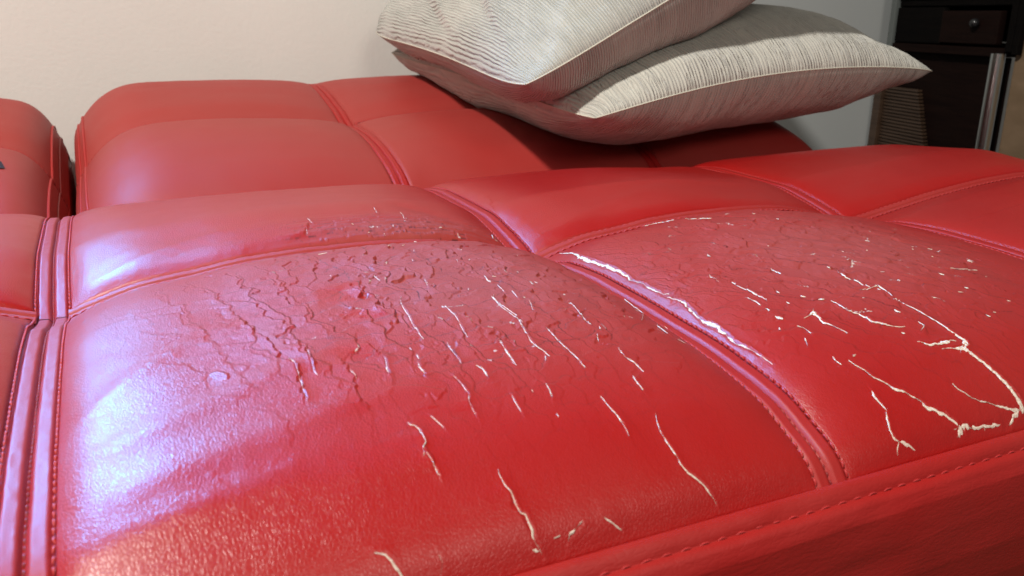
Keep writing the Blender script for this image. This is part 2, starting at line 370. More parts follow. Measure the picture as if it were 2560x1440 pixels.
FLAKES = [
  ([(0.1446,-0.2033),(0.1449,-0.2176),(0.1457,-0.2357),(0.1535,-0.2576),(0.1597,-0.287),(0.1576,-0.3004),(0.1649,-0.3164),(0.165,-0.3337),(0.1635,-0.3596),(0.1618,-0.3736)],0.0016,0.1),
  ([(0.1753,-0.281),(0.1775,-0.2911),(0.1774,-0.3117),(0.1755,-0.3305)],0.0012,0.03),
  ([(0.1938,-0.3097),(0.1951,-0.3213),(0.2002,-0.3362),(0.2001,-0.3478),(0.1976,-0.3602),(0.1983,-0.3691),(0.1987,-0.3896)],0.0012,0.04),
  ([(0.2509,-0.1787),(0.2447,-0.2092),(0.2518,-0.2314)],0.0011,0.03),
  ([(0.2437,-0.2416),(0.2489,-0.2674)],0.001,0.02),
  ([(0.1244,-0.2276),(0.1265,-0.2361),(0.1241,-0.2473)],0.001,0.02),
  ([(0.1157,-0.2953),(0.1209,-0.3072),(0.1205,-0.3141),(0.1174,-0.3173)],0.0014,0.022),
  ([(0.2605,0.0622),(0.2516,0.0406),(0.2473,0.0206)],0.0014,0.05),
  ([(0.2212,-0.299),(0.2223,-0.3107),(0.2229,-0.3234)],0.001,0.025),
  ([(0.15,-0.2525),(0.1506,-0.2663),(0.149,-0.2832)],0.0008,0.03),
  ([(0.5336,0.193),(0.5165,0.1342),(0.512,0.1024)],0.0008,0.02),
  ([(0.2667,-0.3888),(0.2638,-0.3957),(0.2631,-0.4043)],0.0006,0.03),
  ([(0.222,-0.4072),(0.2222,-0.4216),(0.2229,-0.4439)],0.001,0.05),
  ([(0.2614,-0.4555),(0.2638,-0.4736),(0.2671,-0.4835)],0.001,0.05),
]

# ================================================================== sofa bed
sofa = thing('sofa_bed', 'quilted red leather sofa bed folded flat, its front cushion cracked and peeling', 'sofa bed', (0.3, 0, -.75))
sofa_off = np.array([0.3, 0, -.75])
def spart(name, me, m, parent=None, kind=None):
    """mesh drawn in world units -> child of the sofa (or of one of its parts)"""
    o = add(name, me, m, parent or sofa, kind)
    return o
ROOT_INV = Matrix.Translation(-sofa_off * K)

# ---- body of the seat: boxing band round the sides, lip and piped seam
def boxing(x0, x1, y0, y1, prof, rc=.03):
    pts = []; nr = []
    def seg(a, b, n, nv):
        for i in range(n):
            pts.append(np.array(a) + (np.array(b) - np.array(a)) * i / n); nr.append(nv)
    def arc(c, a0, a1, n=10):
        for i in range(n):
            a = math.radians(a0 + (a1 - a0) * i / n); d = np.array([math.cos(a), math.sin(a)])
            pts.append(np.array(c) + rc * d); nr.append(d)
    seg((x0 + rc, y0), (x1 - rc, y0), 500, np.array([0, -1.])); arc((x1 - rc, y0 + rc), -90, 0)
    seg((x1, y0 + rc), (x1, y1 - rc), 150, np.array([1., 0])); arc((x1 - rc, y1 - rc), 0, 90)
    seg((x1 - rc, y1), (x0 + rc, y1), 60, np.array([0, 1.])); arc((x0 + rc, y1 - rc), 90, 180)
    seg((x0, y1 - rc), (x0, y0 + rc), 30, np.array([-1., 0])); arc((x0 + rc, y0 + rc), 180, 270)
    P = np.array(pts); Nn = np.array(nr); pr = np.array(prof)
    V = np.zeros((len(pr), len(P), 3))
    V[:, :, :2] = P[None] + pr[:, 0][:, None, None] * Nn[None]
    V[:, :, 2] = pr[:, 1][:, None]
    return V
def fine(prof, k=6):
    prof = np.array(prof); s = np.r_[0, np.cumsum(np.linalg.norm(np.diff(prof, axis=0), axis=1))]
    q = np.unique(np.r_[s, np.linspace(0, s[-1], len(prof) * k)])
    return np.stack([np.interp(q, s, prof[:, 0]), np.interp(q, s, prof[:, 1])], -1)
PROF = fine([(-.02, -.06), (-.004, -.045), (-.0012, -.034), (.0005, -.0295), (.003, -.0272), (.006, -.0278), (.009, -.0305), (.0115, -.0345), (.0125, -.0375),
             (.0140, -.0372), (.018, -.040), (.023, -.050), (.026, -.075), (.0275, -.105), (.026, -.135), (.0235, -.150), (.0215, -.156), (.0235, -.162),
             (.0245, -.18), (.022, -.21), (.012, -.24), (-.02, -.255)], 3)
V = boxing(-1.0, 1.58, YF, YK, PROF)
# soft unevenness of the lip and sagging folds in the boxing
wob = fbm(V[:, :, 0] * 26 + 9, V[:, :, 1] * 26 + V[:, :, 2] * 60, 3, 21) - .5
low = fbm(V[:, :, 0] * 7, V[:, :, 1] * 7 + V[:, :, 2] * 16, 3, 25) - .5
deep = sstep(-.04, -.07, V[:, :, 2])
V[:, :, 2] += .0016 * wob * (1 - deep)
out = np.where(V[:, :, 1] < YF + .001, -1.0, 0.0)
V[:, :, 1] += out * (.0018 * wob * (1 - deep) + .0045 * low * deep)
nR, nC = V.shape[:2]
seat = spart('seat_cushion', mesh_np('seat_cushion', V.reshape(-1, 3), grid_faces(nR, nC, wrap=True), attrs={'wear': np.full(nR * nC, .1), 'grain': np.full(nR * nC, .55)}), M_BAND)

# ---- wear of the leather: flakes, terraces of fine tears, cracks
def crack_lift(x, y):
    """curled lips along the traced cracks"""
    z = np.zeros_like(x)
    for cr in CRACKS:
        P = np.array([(a, b) for a, b, _ in cr]); W = np.array([c for _, _, c in cr]) * 1e-4
        lo = P.min(0) - .008; hi = P.max(0) + .008
        m = (x > lo[0]) & (x < hi[0]) & (y > lo[1]) & (y < hi[1])
        if not m.any(): continue
        xx, yy = x[m], y[m]; best = np.full(xx.shape, 1.0); sd = np.zeros(xx.shape)
        for i in range(len(P) - 1):
            d = P[i + 1] - P[i]; L2 = d @ d + 1e-12
            tt = np.clip(((xx - P[i, 0]) * d[0] + (yy - P[i, 1]) * d[1]) / L2, 0, 1)
            ex = xx - P[i, 0] - tt * d[0]; ey = yy - P[i, 1] - tt * d[1]
            dd = np.hypot(ex, ey) - .5 * (W[i] * (1 - tt) + W[i + 1] * tt)
            sgn = np.sign(ex * d[1] - ey * d[0])
            u = dd < best; best = np.where(u, dd, best); sd = np.where(u, sgn, sd)
        amp = np.clip(W.max() / .0030, .55, 1.0) * np.clip(np.linalg.norm(P[-1] - P[0]) / .016, .08, 1)
        lip = np.exp(-np.clip(best, 0, None) / .0028) * np.where(sd < 0, .0018, .0006) * amp
        z[m] = np.maximum(z[m], np.where(best > .0006, lip, -.0005))
    return z
def flakes(x, y):
    z = np.zeros_like(x); r = np.zeros_like(x); q = np.zeros_like(x)
    for pts, h, wd in FLAKES:
        P = np.array(pts); P = P[np.argsort(P[:, 1])]
        m = (y > P[0, 1]) & (y < P[-1, 1]) & (x > P[:, 0].min() - wd - .01) & (x < P[:, 0].max() + .08)
        if not m.any(): continue
        yy = y[m]; jag = (vnoise(yy * 160, yy * 0 + .3, 5) - .5) * .006 + (vnoise(yy * 520, yy * 0 + .7, 6) - .5) * .003
        d = np.interp(yy, P[:, 1], P[:, 0]) + jag - x[m]
        el = max(.006, .25 * (P[-1, 1] - P[0, 1])); end = sstep(0, el, yy - P[0, 1]) * sstep(0, el, P[-1, 1] - yy)
        v = np.where((d > 0) & (d < wd), (1 - np.clip(d / wd, 0, 1)) ** 2, 0) * end
        z[m] = np.maximum(z[m], 1.15 * h * v); r[m] = np.maximum(r[m], np.where((d > 0) & (d < 2 * wd), 1 - np.clip(d / (2 * wd), 0, 1), 0) * end)
        q[m] = np.maximum(q[m], np.where(d <= 0, np.exp(np.minimum(d, 0) / .035), 0) * end * (h > .0015))
    return z, r, q
def terraces(x, y):
    """rows of small torn scales: ragged lips that drop on one side; returns relief, worn zone, bared lips"""
    spot = vnoise(x * 95, y * 95, 36); fine_ = vnoise(x * 420, y * 420, 37)
    tear = np.zeros_like(x); gap = np.zeros_like(x)
    def rows(S, A, seed, lo, hi, mask, pw=3.0, bare=.0):
        nonlocal tear, gap
        s = S(x, y); f = s - np.floor(s); i = np.floor(s)
        steep = np.hypot(S(x + .0006, y) - s, S(x, y + .0006) - s) / .0006          # rows that run flat tear nowhere
        g = sstep(lo, hi, vnoise(A(x, y) + i * 17.3, i * 3.7 + 5, seed)) * np.clip(mask * 1.7, 0, 1) * sstep(12, 22, steep)
        px = steep * .0011                                                            # one sampling step across the row
        if bare: tear = np.maximum(tear, (f > 1 - px) * (g > .45) * (spot > bare) * (fine_ > .38))
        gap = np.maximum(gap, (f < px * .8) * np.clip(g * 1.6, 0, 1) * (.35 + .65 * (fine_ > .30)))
        return f ** pw * g
    W1 = lambda x, y: fbm(x * 40, y * 40, 2, 31) - .5
    W2 = lambda x, y: vnoise(x * 150, y * 150, 32) - .5
    W3 = lambda x, y: vnoise(x * 380, y * 380, 35) - .5
    def plates(u, v, cu, cv, seed, amp, mask, share=.8):
        """overlapping flakes: every cell of a jittered lattice is a thin tilted plate with its own height"""
        nonlocal gap, tear
        r = np.random.default_rng(seed).random((64, 64, 4)); a, b = u / cu, v / cv
        ia, ib = np.floor(a).astype(int), np.floor(b).astype(int)
        d1 = np.full(a.shape, 9.0); d2 = np.full(a.shape, 9.0); h_ = np.zeros(a.shape)
        for da in (-1, 0, 1):
            for db in (-1, 0, 1):
                q = r[(ia + da) % 64, (ib + db) % 64]
                ex = a - (ia + da + .15 + .7 * q[..., 0]); ey = b - (ib + db + .15 + .7 * q[..., 1]); d = ex * ex + ey * ey
                hh = np.where(q[..., 3] < share, .25 + .55 * q[..., 2] + .85 * ex + .25 * ey, .30)
                n = d < d1; d2 = np.where(n, d1, np.minimum(d2, d)); h_ = np.where(n, hh, h_); d1 = np.where(n, d, d1)
        e = np.sqrt(d2) - np.sqrt(d1); m = np.clip(mask * 1.5, 0, 1)
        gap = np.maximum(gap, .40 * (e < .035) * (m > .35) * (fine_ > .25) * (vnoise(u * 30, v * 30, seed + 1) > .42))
        tear = np.maximum(tear, (e < .06) * (m > .5) * (spot > .90) * (fine_ > .45))
        return amp * h_ * m
    rag = lambda k: k * (1.0 * W1(x, y) * .030 + .30 * W2(x, y) * .026 + .16 * W3(x, y) * .016)
    # left quilt: rows run towards the front edge
    mA = np.exp(-(((x - .335) / .15) ** 2 + ((y + .20) / .14) ** 2)) * (y < -.012)
    z = .0011 * rows(lambda x, y: (x + .16 * y) / .027 + .9 * W1(x, y) + .15 * W2(x, y) + .05 * W3(x, y), lambda x, y: y * 18, 34, .30, .50, mA, 1.4, .80)
    # cross tears
    z = z + .0006 * rows(lambda x, y: (y - .15 * x) / .022 + .9 * W1(x, y) + .18 * W2(x, y) + .06 * W3(x, y), lambda x, y: x * 30, 43, .26, .46, mA, 1.4, .92)
    # fine wrinkles just behind the row seam
    mW = np.exp(-(((x - .36) / .11) ** 2 + ((y - .03) / .035) ** 2)) * (y > .004)
    z = z + .0022 * rows(lambda x, y: y / .0085 + .9 * W1(x, y) + .24 * W2(x, y) + .08 * W3(x, y), lambda x, y: x * 12, 53, .25, .45, mW, 1.5, .92)
    # middle quilt: tears run slantwise to the right
    mB = np.exp(-(((x - .74) / .18) ** 2 + ((y + .24) / .15) ** 2)) * ((x > .515) & (y < -.012))
    z = z + .0009 * rows(lambda x, y: (y * .55 + x * .62) / .024 + .9 * W1(x, y) + .16 * W2(x, y) + .06 * W3(x, y), lambda x, y: (x - y) * 20, 64, .24, .46, mB, 1.5, .80)
    z = z + plates(x + .16 * y + rag(1.0), y - .15 * x + rag(-.8), .026, .040, 201, .0024, mA)
    z = z + plates(y * .66 + x * .75 + rag(1.0), x * .66 - y * .75 + rag(-.8), .016, .036, 203, .0024, mB, .75)
    z = z + plates(y - .05 * x + rag(.45), x + rag(-.6), .0085, .040, 205, .0011, mW, .9)
    return z, np.clip(mA + mB + mW, 0, 1), tear, gap
def folds(x, y):
    """soft creases running from the seam corners"""
    z = np.zeros_like(x)
    for (ax, ay, bx, by, h, wd) in ((.05, -.36, .20, -.30, .0016, .012), (.06, -.40, .26, -.36, .0012, .014), (.04, -.30, .10, -.24, .0012, .010), (.03, -.44, .14, -.42, .0014, .012),
                                    (.05, .03, .16, .07, .0012, .012), (.38, .10, .46, .03, -.0018, .013), (.55, .03, .75, .09, .0012, .014), (.60, .13, .90, .10, .001, .012),
                                    (.53, -.05, .70, -.13, .0010, .012), (1.03, .05, 1.2, .16, -.001, .02), (.44, -.15, .475, -.3, -.0015, .012), (.56, -.02, .62, -.03, -.002, .01)):
        d = np.array([bx - ax, by - ay]); L2 = d @ d
        t_ = ((x - ax) * d[0] + (y - ay) * d[1]) / L2; tc = np.clip(t_, 0, 1)
        r = np.hypot(x - ax - tc * d[0], y - ay - tc * d[1])
        z += h * np.exp(-(r / wd) ** 2) * np.clip(1.2 - abs(tc - .4) * 1.2, 0, 1)
    return z
SW, RW = .0150, .0095                                                 # half widths of the seam strips
def relief(x, y):
    """everything that lies on top of the quilted shape"""
    tz, tm, tear, gap = terraces(x, y); fz, fr, fq = flakes(x, y)
    return tz + fz + folds(x, y) + .0016 * (fbm(x * 14, y * 14, 3, 79) - .5), np.maximum(tm, .9 * fq), fr, tear, gap
def seat_panel(k, front, nx, ny):
    xa, xb = XB[k] + SW, XB[k + 1] - SW
    if k == 4: xb = XB[5] - .0008
    if k == 0: xa = XB[0] + .0008
    ya, yb = (YF + .0005, -RW) if front else (RW, YK)
    X, Y = np.meshgrid(np.linspace(xa, xb, nx), np.linspace(ya, yb, ny))
    Z = seat_z(X, Y)
    e = np.minimum(np.minimum(X - xa, xb - X), np.minimum(Y - ya, yb - Y)); inner = np.clip(e / .006, 0, 1)
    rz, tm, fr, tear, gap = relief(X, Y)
    rz = rz + .0016 * (fbm(X * 45, Y * 45, 2, 83) - .5) * np.exp(-np.maximum(e - .002, 0) / .012)   # puckers along the seams
    Z = Z + rz * inner + crack_lift(X, Y) * np.clip(e / .002, 0, 1)
    Z = np.where(e < 1e-9, Z - .006, Z)                               # turned-in edge
    shiny = np.exp(-(((X - .08) / .10) ** 2 + ((Y + .33) / .16) ** 2))
    wear = np.clip(tm * 1.1, 0, 1) * (1 - .9 * np.clip(2 * fr, 0, 1)) * (1 - .8 * shiny)
    gr = np.clip(.60 + .10 * np.exp(-(((X - .08) / .20) ** 2 + ((Y + .40) / .25) ** 2)) - .22 * tm * (1 - fr), .15, 1.0)
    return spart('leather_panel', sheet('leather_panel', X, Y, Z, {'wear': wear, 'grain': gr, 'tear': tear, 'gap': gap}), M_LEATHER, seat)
RES = {(0, 1): (50, 40), (0, 0): (50, 40), (1, 1): (200, 240), (1, 0): (200, 120), (2, 1): (640, 520), (2, 0): (460, 220),
       (3, 1): (560, 460), (3, 0): (420, 200), (4, 1): (260, 240), (4, 0): (260, 160)}
for (k, fr_), (nx, ny) in RES.items(): seat_panel(k, fr_, nx, ny)

# ---- seams: two stitched welts with a groove between them
def welt(tn):
    """relief across a seam strip, tn = distance from the middle / half width"""
    a = np.abs(tn)
    b = np.clip((a - .15) / .72, 0, 1)
    return np.where(a < .15, -.0045 * (1 - a / .15), (.0016 - .0002 * np.cos(np.pi * b)) * np.minimum(1, 2.4 * np.sin(np.pi * b)) ** .8) - .0016 * sstep(.86, 1.0, a)
def xseam(x0, ya, yb, parent, zfun, n=300, w_=SW, name='seam'):
    tn = np.linspace(-1.05, 1.05, 29); y = np.linspace(ya, yb, n)
    T, Yg = np.meshgrid(tn, y)
    X = x0 + T * w_ + .0010 * (fbm(Yg * 30, T * 0 + x0 * 7, 3, 91) - .5)
    Z = zfun(np.full_like(Yg, x0), Yg) + welt(T) * w_ / .0150 + .0008 * (fbm(Yg * 90, T * 2 + 5, 3, 92) - .5)
    return spart(name, sheet(name, X, Yg, Z, {'wear': np.full(X.shape, .05), 'grain': np.full(X.shape, .35)}), M_SEAM, parent)
def yseam(y0, xa, xb, parent, zfun, n=300, w_=RW, name='seam'):
    tn = np.linspace(-1.08, 1.08, 25); x = np.linspace(xa, xb, n)
    X, T = np.meshgrid(x, tn)
    Y = y0 + T * w_ + .0010 * (fbm(X * 30, T * 0 + y0 * 7, 3, 93) - .5)
    Z = zfun(X, np.full_like(X, y0)) + np.maximum(welt(T), -.003) * .62 + .0022 * T + .0008 * (fbm(X * 90, T * 2 + 5, 3, 94) - .5)
    return spart(name, sheet(name, X, Y, Z, {'wear': np.full(X.shape, .35), 'grain': np.full(X.shape, .4)}), M_SEAM, parent)
def stitches(runs, parent, m, L=.0052, gap=.0030, r=.0009, lift=.0003):
    """runs: list of (N,3) dense polylines; one short thread bead per stitch"""
    parts = []
    for P in runs:
        s = np.r_[0, np.cumsum(np.linalg.norm(np.diff(P, axis=0), axis=1))]
        for a in np.arange(gap, s[-1] - L, L + gap):
            q = np.linspace(a, a + L * (.85 + .3 * rng.random()), 4)
            pts = np.stack([np.interp(q, s, P[:, i]) for i in range(3)], -1)
            pts[:, 2] += lift + np.array([-.0006, .0005, .0005, -.0006]); pts[[0, 3], :2] += rng.normal(0, .00025, (2, 2))
            parts.append(tube_arrays(pts, np.array([.55, 1, 1, .55]) * r, 5))
    v, f = join(parts)
    return spart('stitching', mesh_np('stitching', v, f), m, parent, 'stuff')
def line(x, y, zfun, dz=0): return np.stack([np.broadcast_to(x, np.broadcast(x, y).shape) + 0 * y, y + 0 * np.asarray(x), zfun(x + 0 * y, y + 0 * x) + dz], -1)
smid = lambda x, y: seam_z(y)
for x0 in XB[1:5]:
    xseam(x0, YF + .001, -.0012, seat, smid, 360); xseam(x0, .0012, YK, seat, smid, 260)
    yy = np.linspace(YF + .002, YK - .03, 500)
    stitches([line(np.full_like(yy, x0 + s_ * .0146), yy, seat_z) for s_ in (-1, 1)], seat, M_THREAD, L=.0046, gap=.0026, r=.0012)
    yy = np.linspace(YF + .002, YK - .03, 500)
    stitches([line(np.full_like(yy, x0), yy, smid, -.0036)], seat, M_THREADB, L=.0030, gap=.0030, r=.0010)
for k in range(5):
    xa, xb = XB[k] + SW * .9, (XB[k + 1] - SW * .9 if k < 4 else 1.575)
    yseam(0, xa, xb, seat, lambda x, y: seat_z(x, y) + .0016, 420)
    xx = np.linspace(xa, xb, 400)
    stitches([line(xx, np.full_like(xx, s_ * .0088), seat_z, .0004) for s_ in (-1, 1)], seat, M_THREAD, L=.0058, gap=.0030, r=.0010)
xx = np.linspace(-.98, 1.55, 1500)
stitches([np.stack([xx, np.full_like(xx, YF - .0125), np.full_like(xx, -.0371)], -1)], seat, M_THREAD, L=.0085, gap=.0060, r=.0007, lift=.0003)
stitches([np.stack([xx, np.full_like(xx, YF - .0225), np.full_like(xx, -.156)], -1)], seat, M_THREADB, L=.0095, gap=.0050, r=.0010, lift=.0)

# ---- cracks: the torn leather shows its cream backing
def crack_ribbon(cr):
    P = np.array([(a, b) for a, b, _ in cr]); W = np.array([c for _, _, c in cr]) * 1e-4
    s = np.r_[0, np.cumsum(np.linalg.norm(np.diff(P, axis=0), axis=1))]
    n = max(7, int(s[-1] / .0008)); q = np.linspace(0, s[-1], n)
    x = np.interp(q, s, P[:, 0]); y = np.interp(q, s, P[:, 1]); ww = np.interp(q, s, W)
    sd = rng.integers(0, 200)
    dx, dy = np.gradient(x), np.gradient(y); L = np.hypot(dx, dy) + 1e-9; nx, ny = -dy / L, dx / L
    off = (fbm(q * 170, q * 0 + sd, 3, 101) - .5) * np.minimum(ww, .003) * 1.1
    end = np.clip(np.minimum(q / .0022 + (ww[0] > .0045) * .6, (s[-1] - q) / .0022 + (ww[-1] > .0045) * .6), .12, 1)
    nv = np.minimum(ww, .0019) * end; hl = .5 * ww * end * .75 + .55 * nv * (vnoise(q * 520, q * 0 + sd, 102) - .4); hr = .5 * ww * end * .75 + .55 * nv * (vnoise(q * 520, q * 0 + sd, 103) - .4)
    hl, hr = np.maximum(hl, 1e-5), np.maximum(hr, 1e-5)
    brk = np.where(ww < .0022, sstep(.26, .42, vnoise(q * 210, q * 0 + sd, 104)), 1); hl, hr = hl * brk, hr * brk
    cols = []
    for k_ in (-1, -.33, .33, 1):
        h_ = np.where(k_ < 0, hl, hr) * k_ + off
        X, Y = x + nx * h_, y + ny * h_
        Z = seat_z(X, Y) + relief(X, Y)[0] + np.where(abs(k_) == 1, .0005, .0011)
        cols.append(np.stack([X, Y, Z], -1))
    V = np.stack(cols, 1)
    return V.reshape(-1, 3), grid_faces(n, 4)
for cr in CRACKS:
    v, f = crack_ribbon(cr)
    parts = [(v, f)]
    P = np.array([(a, b) for a, b, _ in cr]); L = np.linalg.norm(P[-1] - P[0])
    if L > .02:
        # hairline run-outs at both ends and short side tears
        for (p0, p1) in ((P[0], P[1]), (P[-1], P[-2])):
            d = (p0 - p1) / (np.linalg.norm(p0 - p1) + 1e-9); r_ = min(L * .10, .006); q1 = p0 + d * r_ + rng.normal(0, .0006, 2); q2 = q1 + d * r_ + rng.normal(0, .0010, 2)
            if abs(q2[0] - .5) > .018 and q2[1] > -.488: parts.append(crack_ribbon([(*p0, 6), (*q1, 4), (*q2, 2)]))
    v, f = join(parts)
    spart('crack', mesh_np('crack', v, f), M_BACKING, seat)
ok = lambda c: all(abs(q[0] - .5) > .018 and -.488 < q[1] < .3 and abs(q[1]) > .012 and q[0] < 1.57 for q in c)
# pin-prick tears scattered through the worn zones
parts = []
for cx, cy, sx, sy, n_, ang in ((.36, -.22, .10, .10, 10, -1.25), (.76, -.27, .13, .11, 20, -.75), (.33, .02, .10, .018, 4, -.2)):
    for i in range(n_):
        x, y = cx + rng.normal() * sx * .7, cy + rng.normal() * sy * .7
        L = .0015 + .004 * rng.random() ** 2; a = ang + rng.normal() * .25; wd = int(4 + 8 * rng.random() ** 2)
        c = [(x, y, wd), (x + L * math.cos(a), y + L * math.sin(a), wd)]
        if ok(c) and (y < 0) == (cy < 0): parts.append(crack_ribbon(c))
v, f = join(parts); spart('crack_specks', mesh_np('crack_specks', v, f), M_BACKING, seat, 'stuff')

# ---- base under the seat
M_BASE = mat('black_base_fabric', (.02, .02, .022), .8)
bm = bmesh.new(); box_bm(bm, (.29, 0, -.33), (2.50, .92, .16)); bm_obj('base_frame', bm, M_BASE, sofa, .01)
M_STEEL = mat('steel_leg', (.55, .55, .56), .3, 1)
for x in (-.85, 1.43):
    for y in (-.38, .95):
        bm = bmesh.new(); r_ = bmesh.ops.create_cone(bm, segments=16, radius1=.022 * K, radius2=.03 * K, depth=.36 * K, cap_ends=True)
        bmesh.ops.translate(bm, verts=r_['verts'], vec=Vector((x, y, -.57)) * K); bm_obj('leg', bm, M_STEEL, sofa, smooth=False)

# ================================================================== back cushions, folded almost flat
BY = np.array([.40, .44, .458, .502, .56, .615, .70, .775, .80, .82, .87, .927, 1.0, 1.085, 1.13, 1.18, 1.215, 1.23])
BZ = np.array([-.12, -.03, .0, .029, .048, .061, .071, .073, .069, .073, .090, .104, .120, .130, .127, .105, .06, 0])
ROWB = .80
BXS = {'main': (.008, .5, 1.0, 1.46), 'left': (-1.0, -.5, -.008)}
def back_z(x, y, which):
    xs = BXS[which]; zs = pchip(y, BY, BZ)
    bul = np.zeros_like(x)
    for a, b in zip(xs[:-1], xs[1:]):
        u = np.clip((x - a) / (b - a), 0, 1); bul = np.where((x >= a) & (x <= b), np.sin(np.pi * u) ** .6, bul)
    d = (y - ROWB)
    bul = bul * .022 * np.where(d < 0, np.clip(1 + d / .36, 0, 1) ** .8, np.clip(1 - d / .42, .0, 1) ** .8)
    dx = np.min([np.abs(x - b) for b in xs], axis=0)
    puff = .007 * (1 - np.exp(-np.maximum(dx - .012, 0) / .03)) * (1 - np.exp(-np.maximum(abs(d) - .003, 0) / .022)) * np.clip((y - .44) / .1, 0, 1) * np.clip((1.2 - y) / .1, 0, 1)
    rl = .16 if which == 'main' else .13
    e0 = np.clip(1 - (x - xs[0]) / rl, 0, 1); e1 = np.clip(1 - (xs[-1] - x) / (.12 if which == 'main' else .09), 0, 1)
    z = zs + bul + puff - .085 * e0 ** (2.8 if which == 'main' else 3.2) - .085 * e1 ** 3.2
    if which == 'left': z = z - .012 - .03 * np.clip((x + .3) / .3, 0, 1) ** 2
    return z
def back_cushion(which):
    xs = BXS[which]
    zf = lambda x, y: back_z(x, y, which)
    # boxing all round
    Vb = boxing(xs[0], xs[-1], .43, 1.232, fine([(-.012, .05), (-.004, .0), (0, -.04), (.001, -.10), (-.004, -.16), (-.03, -.19)], 3), .035)
    yv = Vb[:, :, 1]; xv = Vb[:, :, 0]
    topz = zf(np.clip(xv, xs[0] + .001, xs[-1] - .001), np.clip(yv, .44, 1.22)) - .004
    Vb[:, :, 2] = np.minimum(Vb[:, :, 2], topz)
    cu = spart('back_cushion', mesh_np('back_cushion', Vb.reshape(-1, 3), grid_faces(Vb.shape[0], Vb.shape[1], wrap=True), attrs={'wear': np.full(Vb.shape[0] * Vb.shape[1], .0), 'grain': np.full(Vb.shape[0] * Vb.shape[1], .3)}), M_BACKL)
    for i in range(len(xs) - 1):
        a = xs[i] + (SW * .8 if i > 0 else 0); b = xs[i + 1] - (SW * .8 if i < len(xs) - 2 else 0)
        for y0, y1, n in ((.43, ROWB - .0058, 90), (ROWB + .0058, 1.228, 110)):
            X, Y = np.meshgrid(np.linspace(a, b, 130), np.linspace(y0, y1, n))
            Z = zf(X, Y) + .004 * (fbm(X * 9, Y * 9, 3, 61 + i) - .5) * np.clip(np.minimum(np.minimum(X - a, b - X), np.minimum(Y - y0, y1 - Y)) / .03, 0, 1)
            Z[0] -= .006; Z[-1] -= .006; Z[:, 0] -= .006; Z[:, -1] -= .006
            spart('leather_panel', sheet('leather_panel', X, Y, Z, {'wear': np.full(X.shape, .62), 'grain': np.full(X.shape, .3)}), M_BACKL, cu)
        yseam(ROWB, a, b, cu, lambda x, y: zf(x, y) + .0012, 200, .0068)
        xx = np.linspace(a, b, 300); stitches([line(xx, np.full_like(xx, ROWB + q_ * .0064), zf, .0010) for q_ in (-1, 1)], cu, M_THREADB, L=.006, gap=.004, r=.0011)
    for x0 in xs[1:-1]:
        xseam(x0, .44, ROWB - .001, cu, lambda x, y: pchip(y, BY, BZ) + (0 if which == 'main' else -.012), 160, SW * .85)
        xseam(x0, ROWB + .001, 1.226, cu, lambda x, y: pchip(y, BY, BZ) + (0 if which == 'main' else -.012), 160, SW * .85)
    # piped edge seam beside the gap
    for xe in ((xs[0] + .020,) if which == 'main' else (xs[-1] - .020,)):
        yy = np.linspace(.44, 1.20, 200)
        P = line(np.full_like(yy, xe), yy, zf, .0008)
        v, f = tube_arrays(P, .0030, 8); spart('piping', mesh_np('piping', v, f, attrs={'wear': np.full(len(v), 0.), 'grain': np.full(len(v), .3)}), M_SEAM, cu)
        sgn = 1 if which == 'main' else -1
        P = line(np.full_like(yy, xe - sgn * .010), yy, zf, .0004)
        v, f = tube_arrays(P, .0022, 8); spart('piping', mesh_np('piping', v, f, attrs={'wear': np.full(len(v), 0.), 'grain': np.full(len(v), .3)}), M_SEAM, cu)
    return cu
for w_ in ('main', 'left'): back_cushion(w_)
bm = bmesh.new(); box_bm(bm, (.25, .84, -.27), (2.40, .74, .15)); bm_obj('base_frame', bm, M_BASE, sofa, .01)
# all parts were drawn in place: hang them on the sofa's own origin
for o in sofa.children: o.matrix_parent_inverse = ROOT_INV

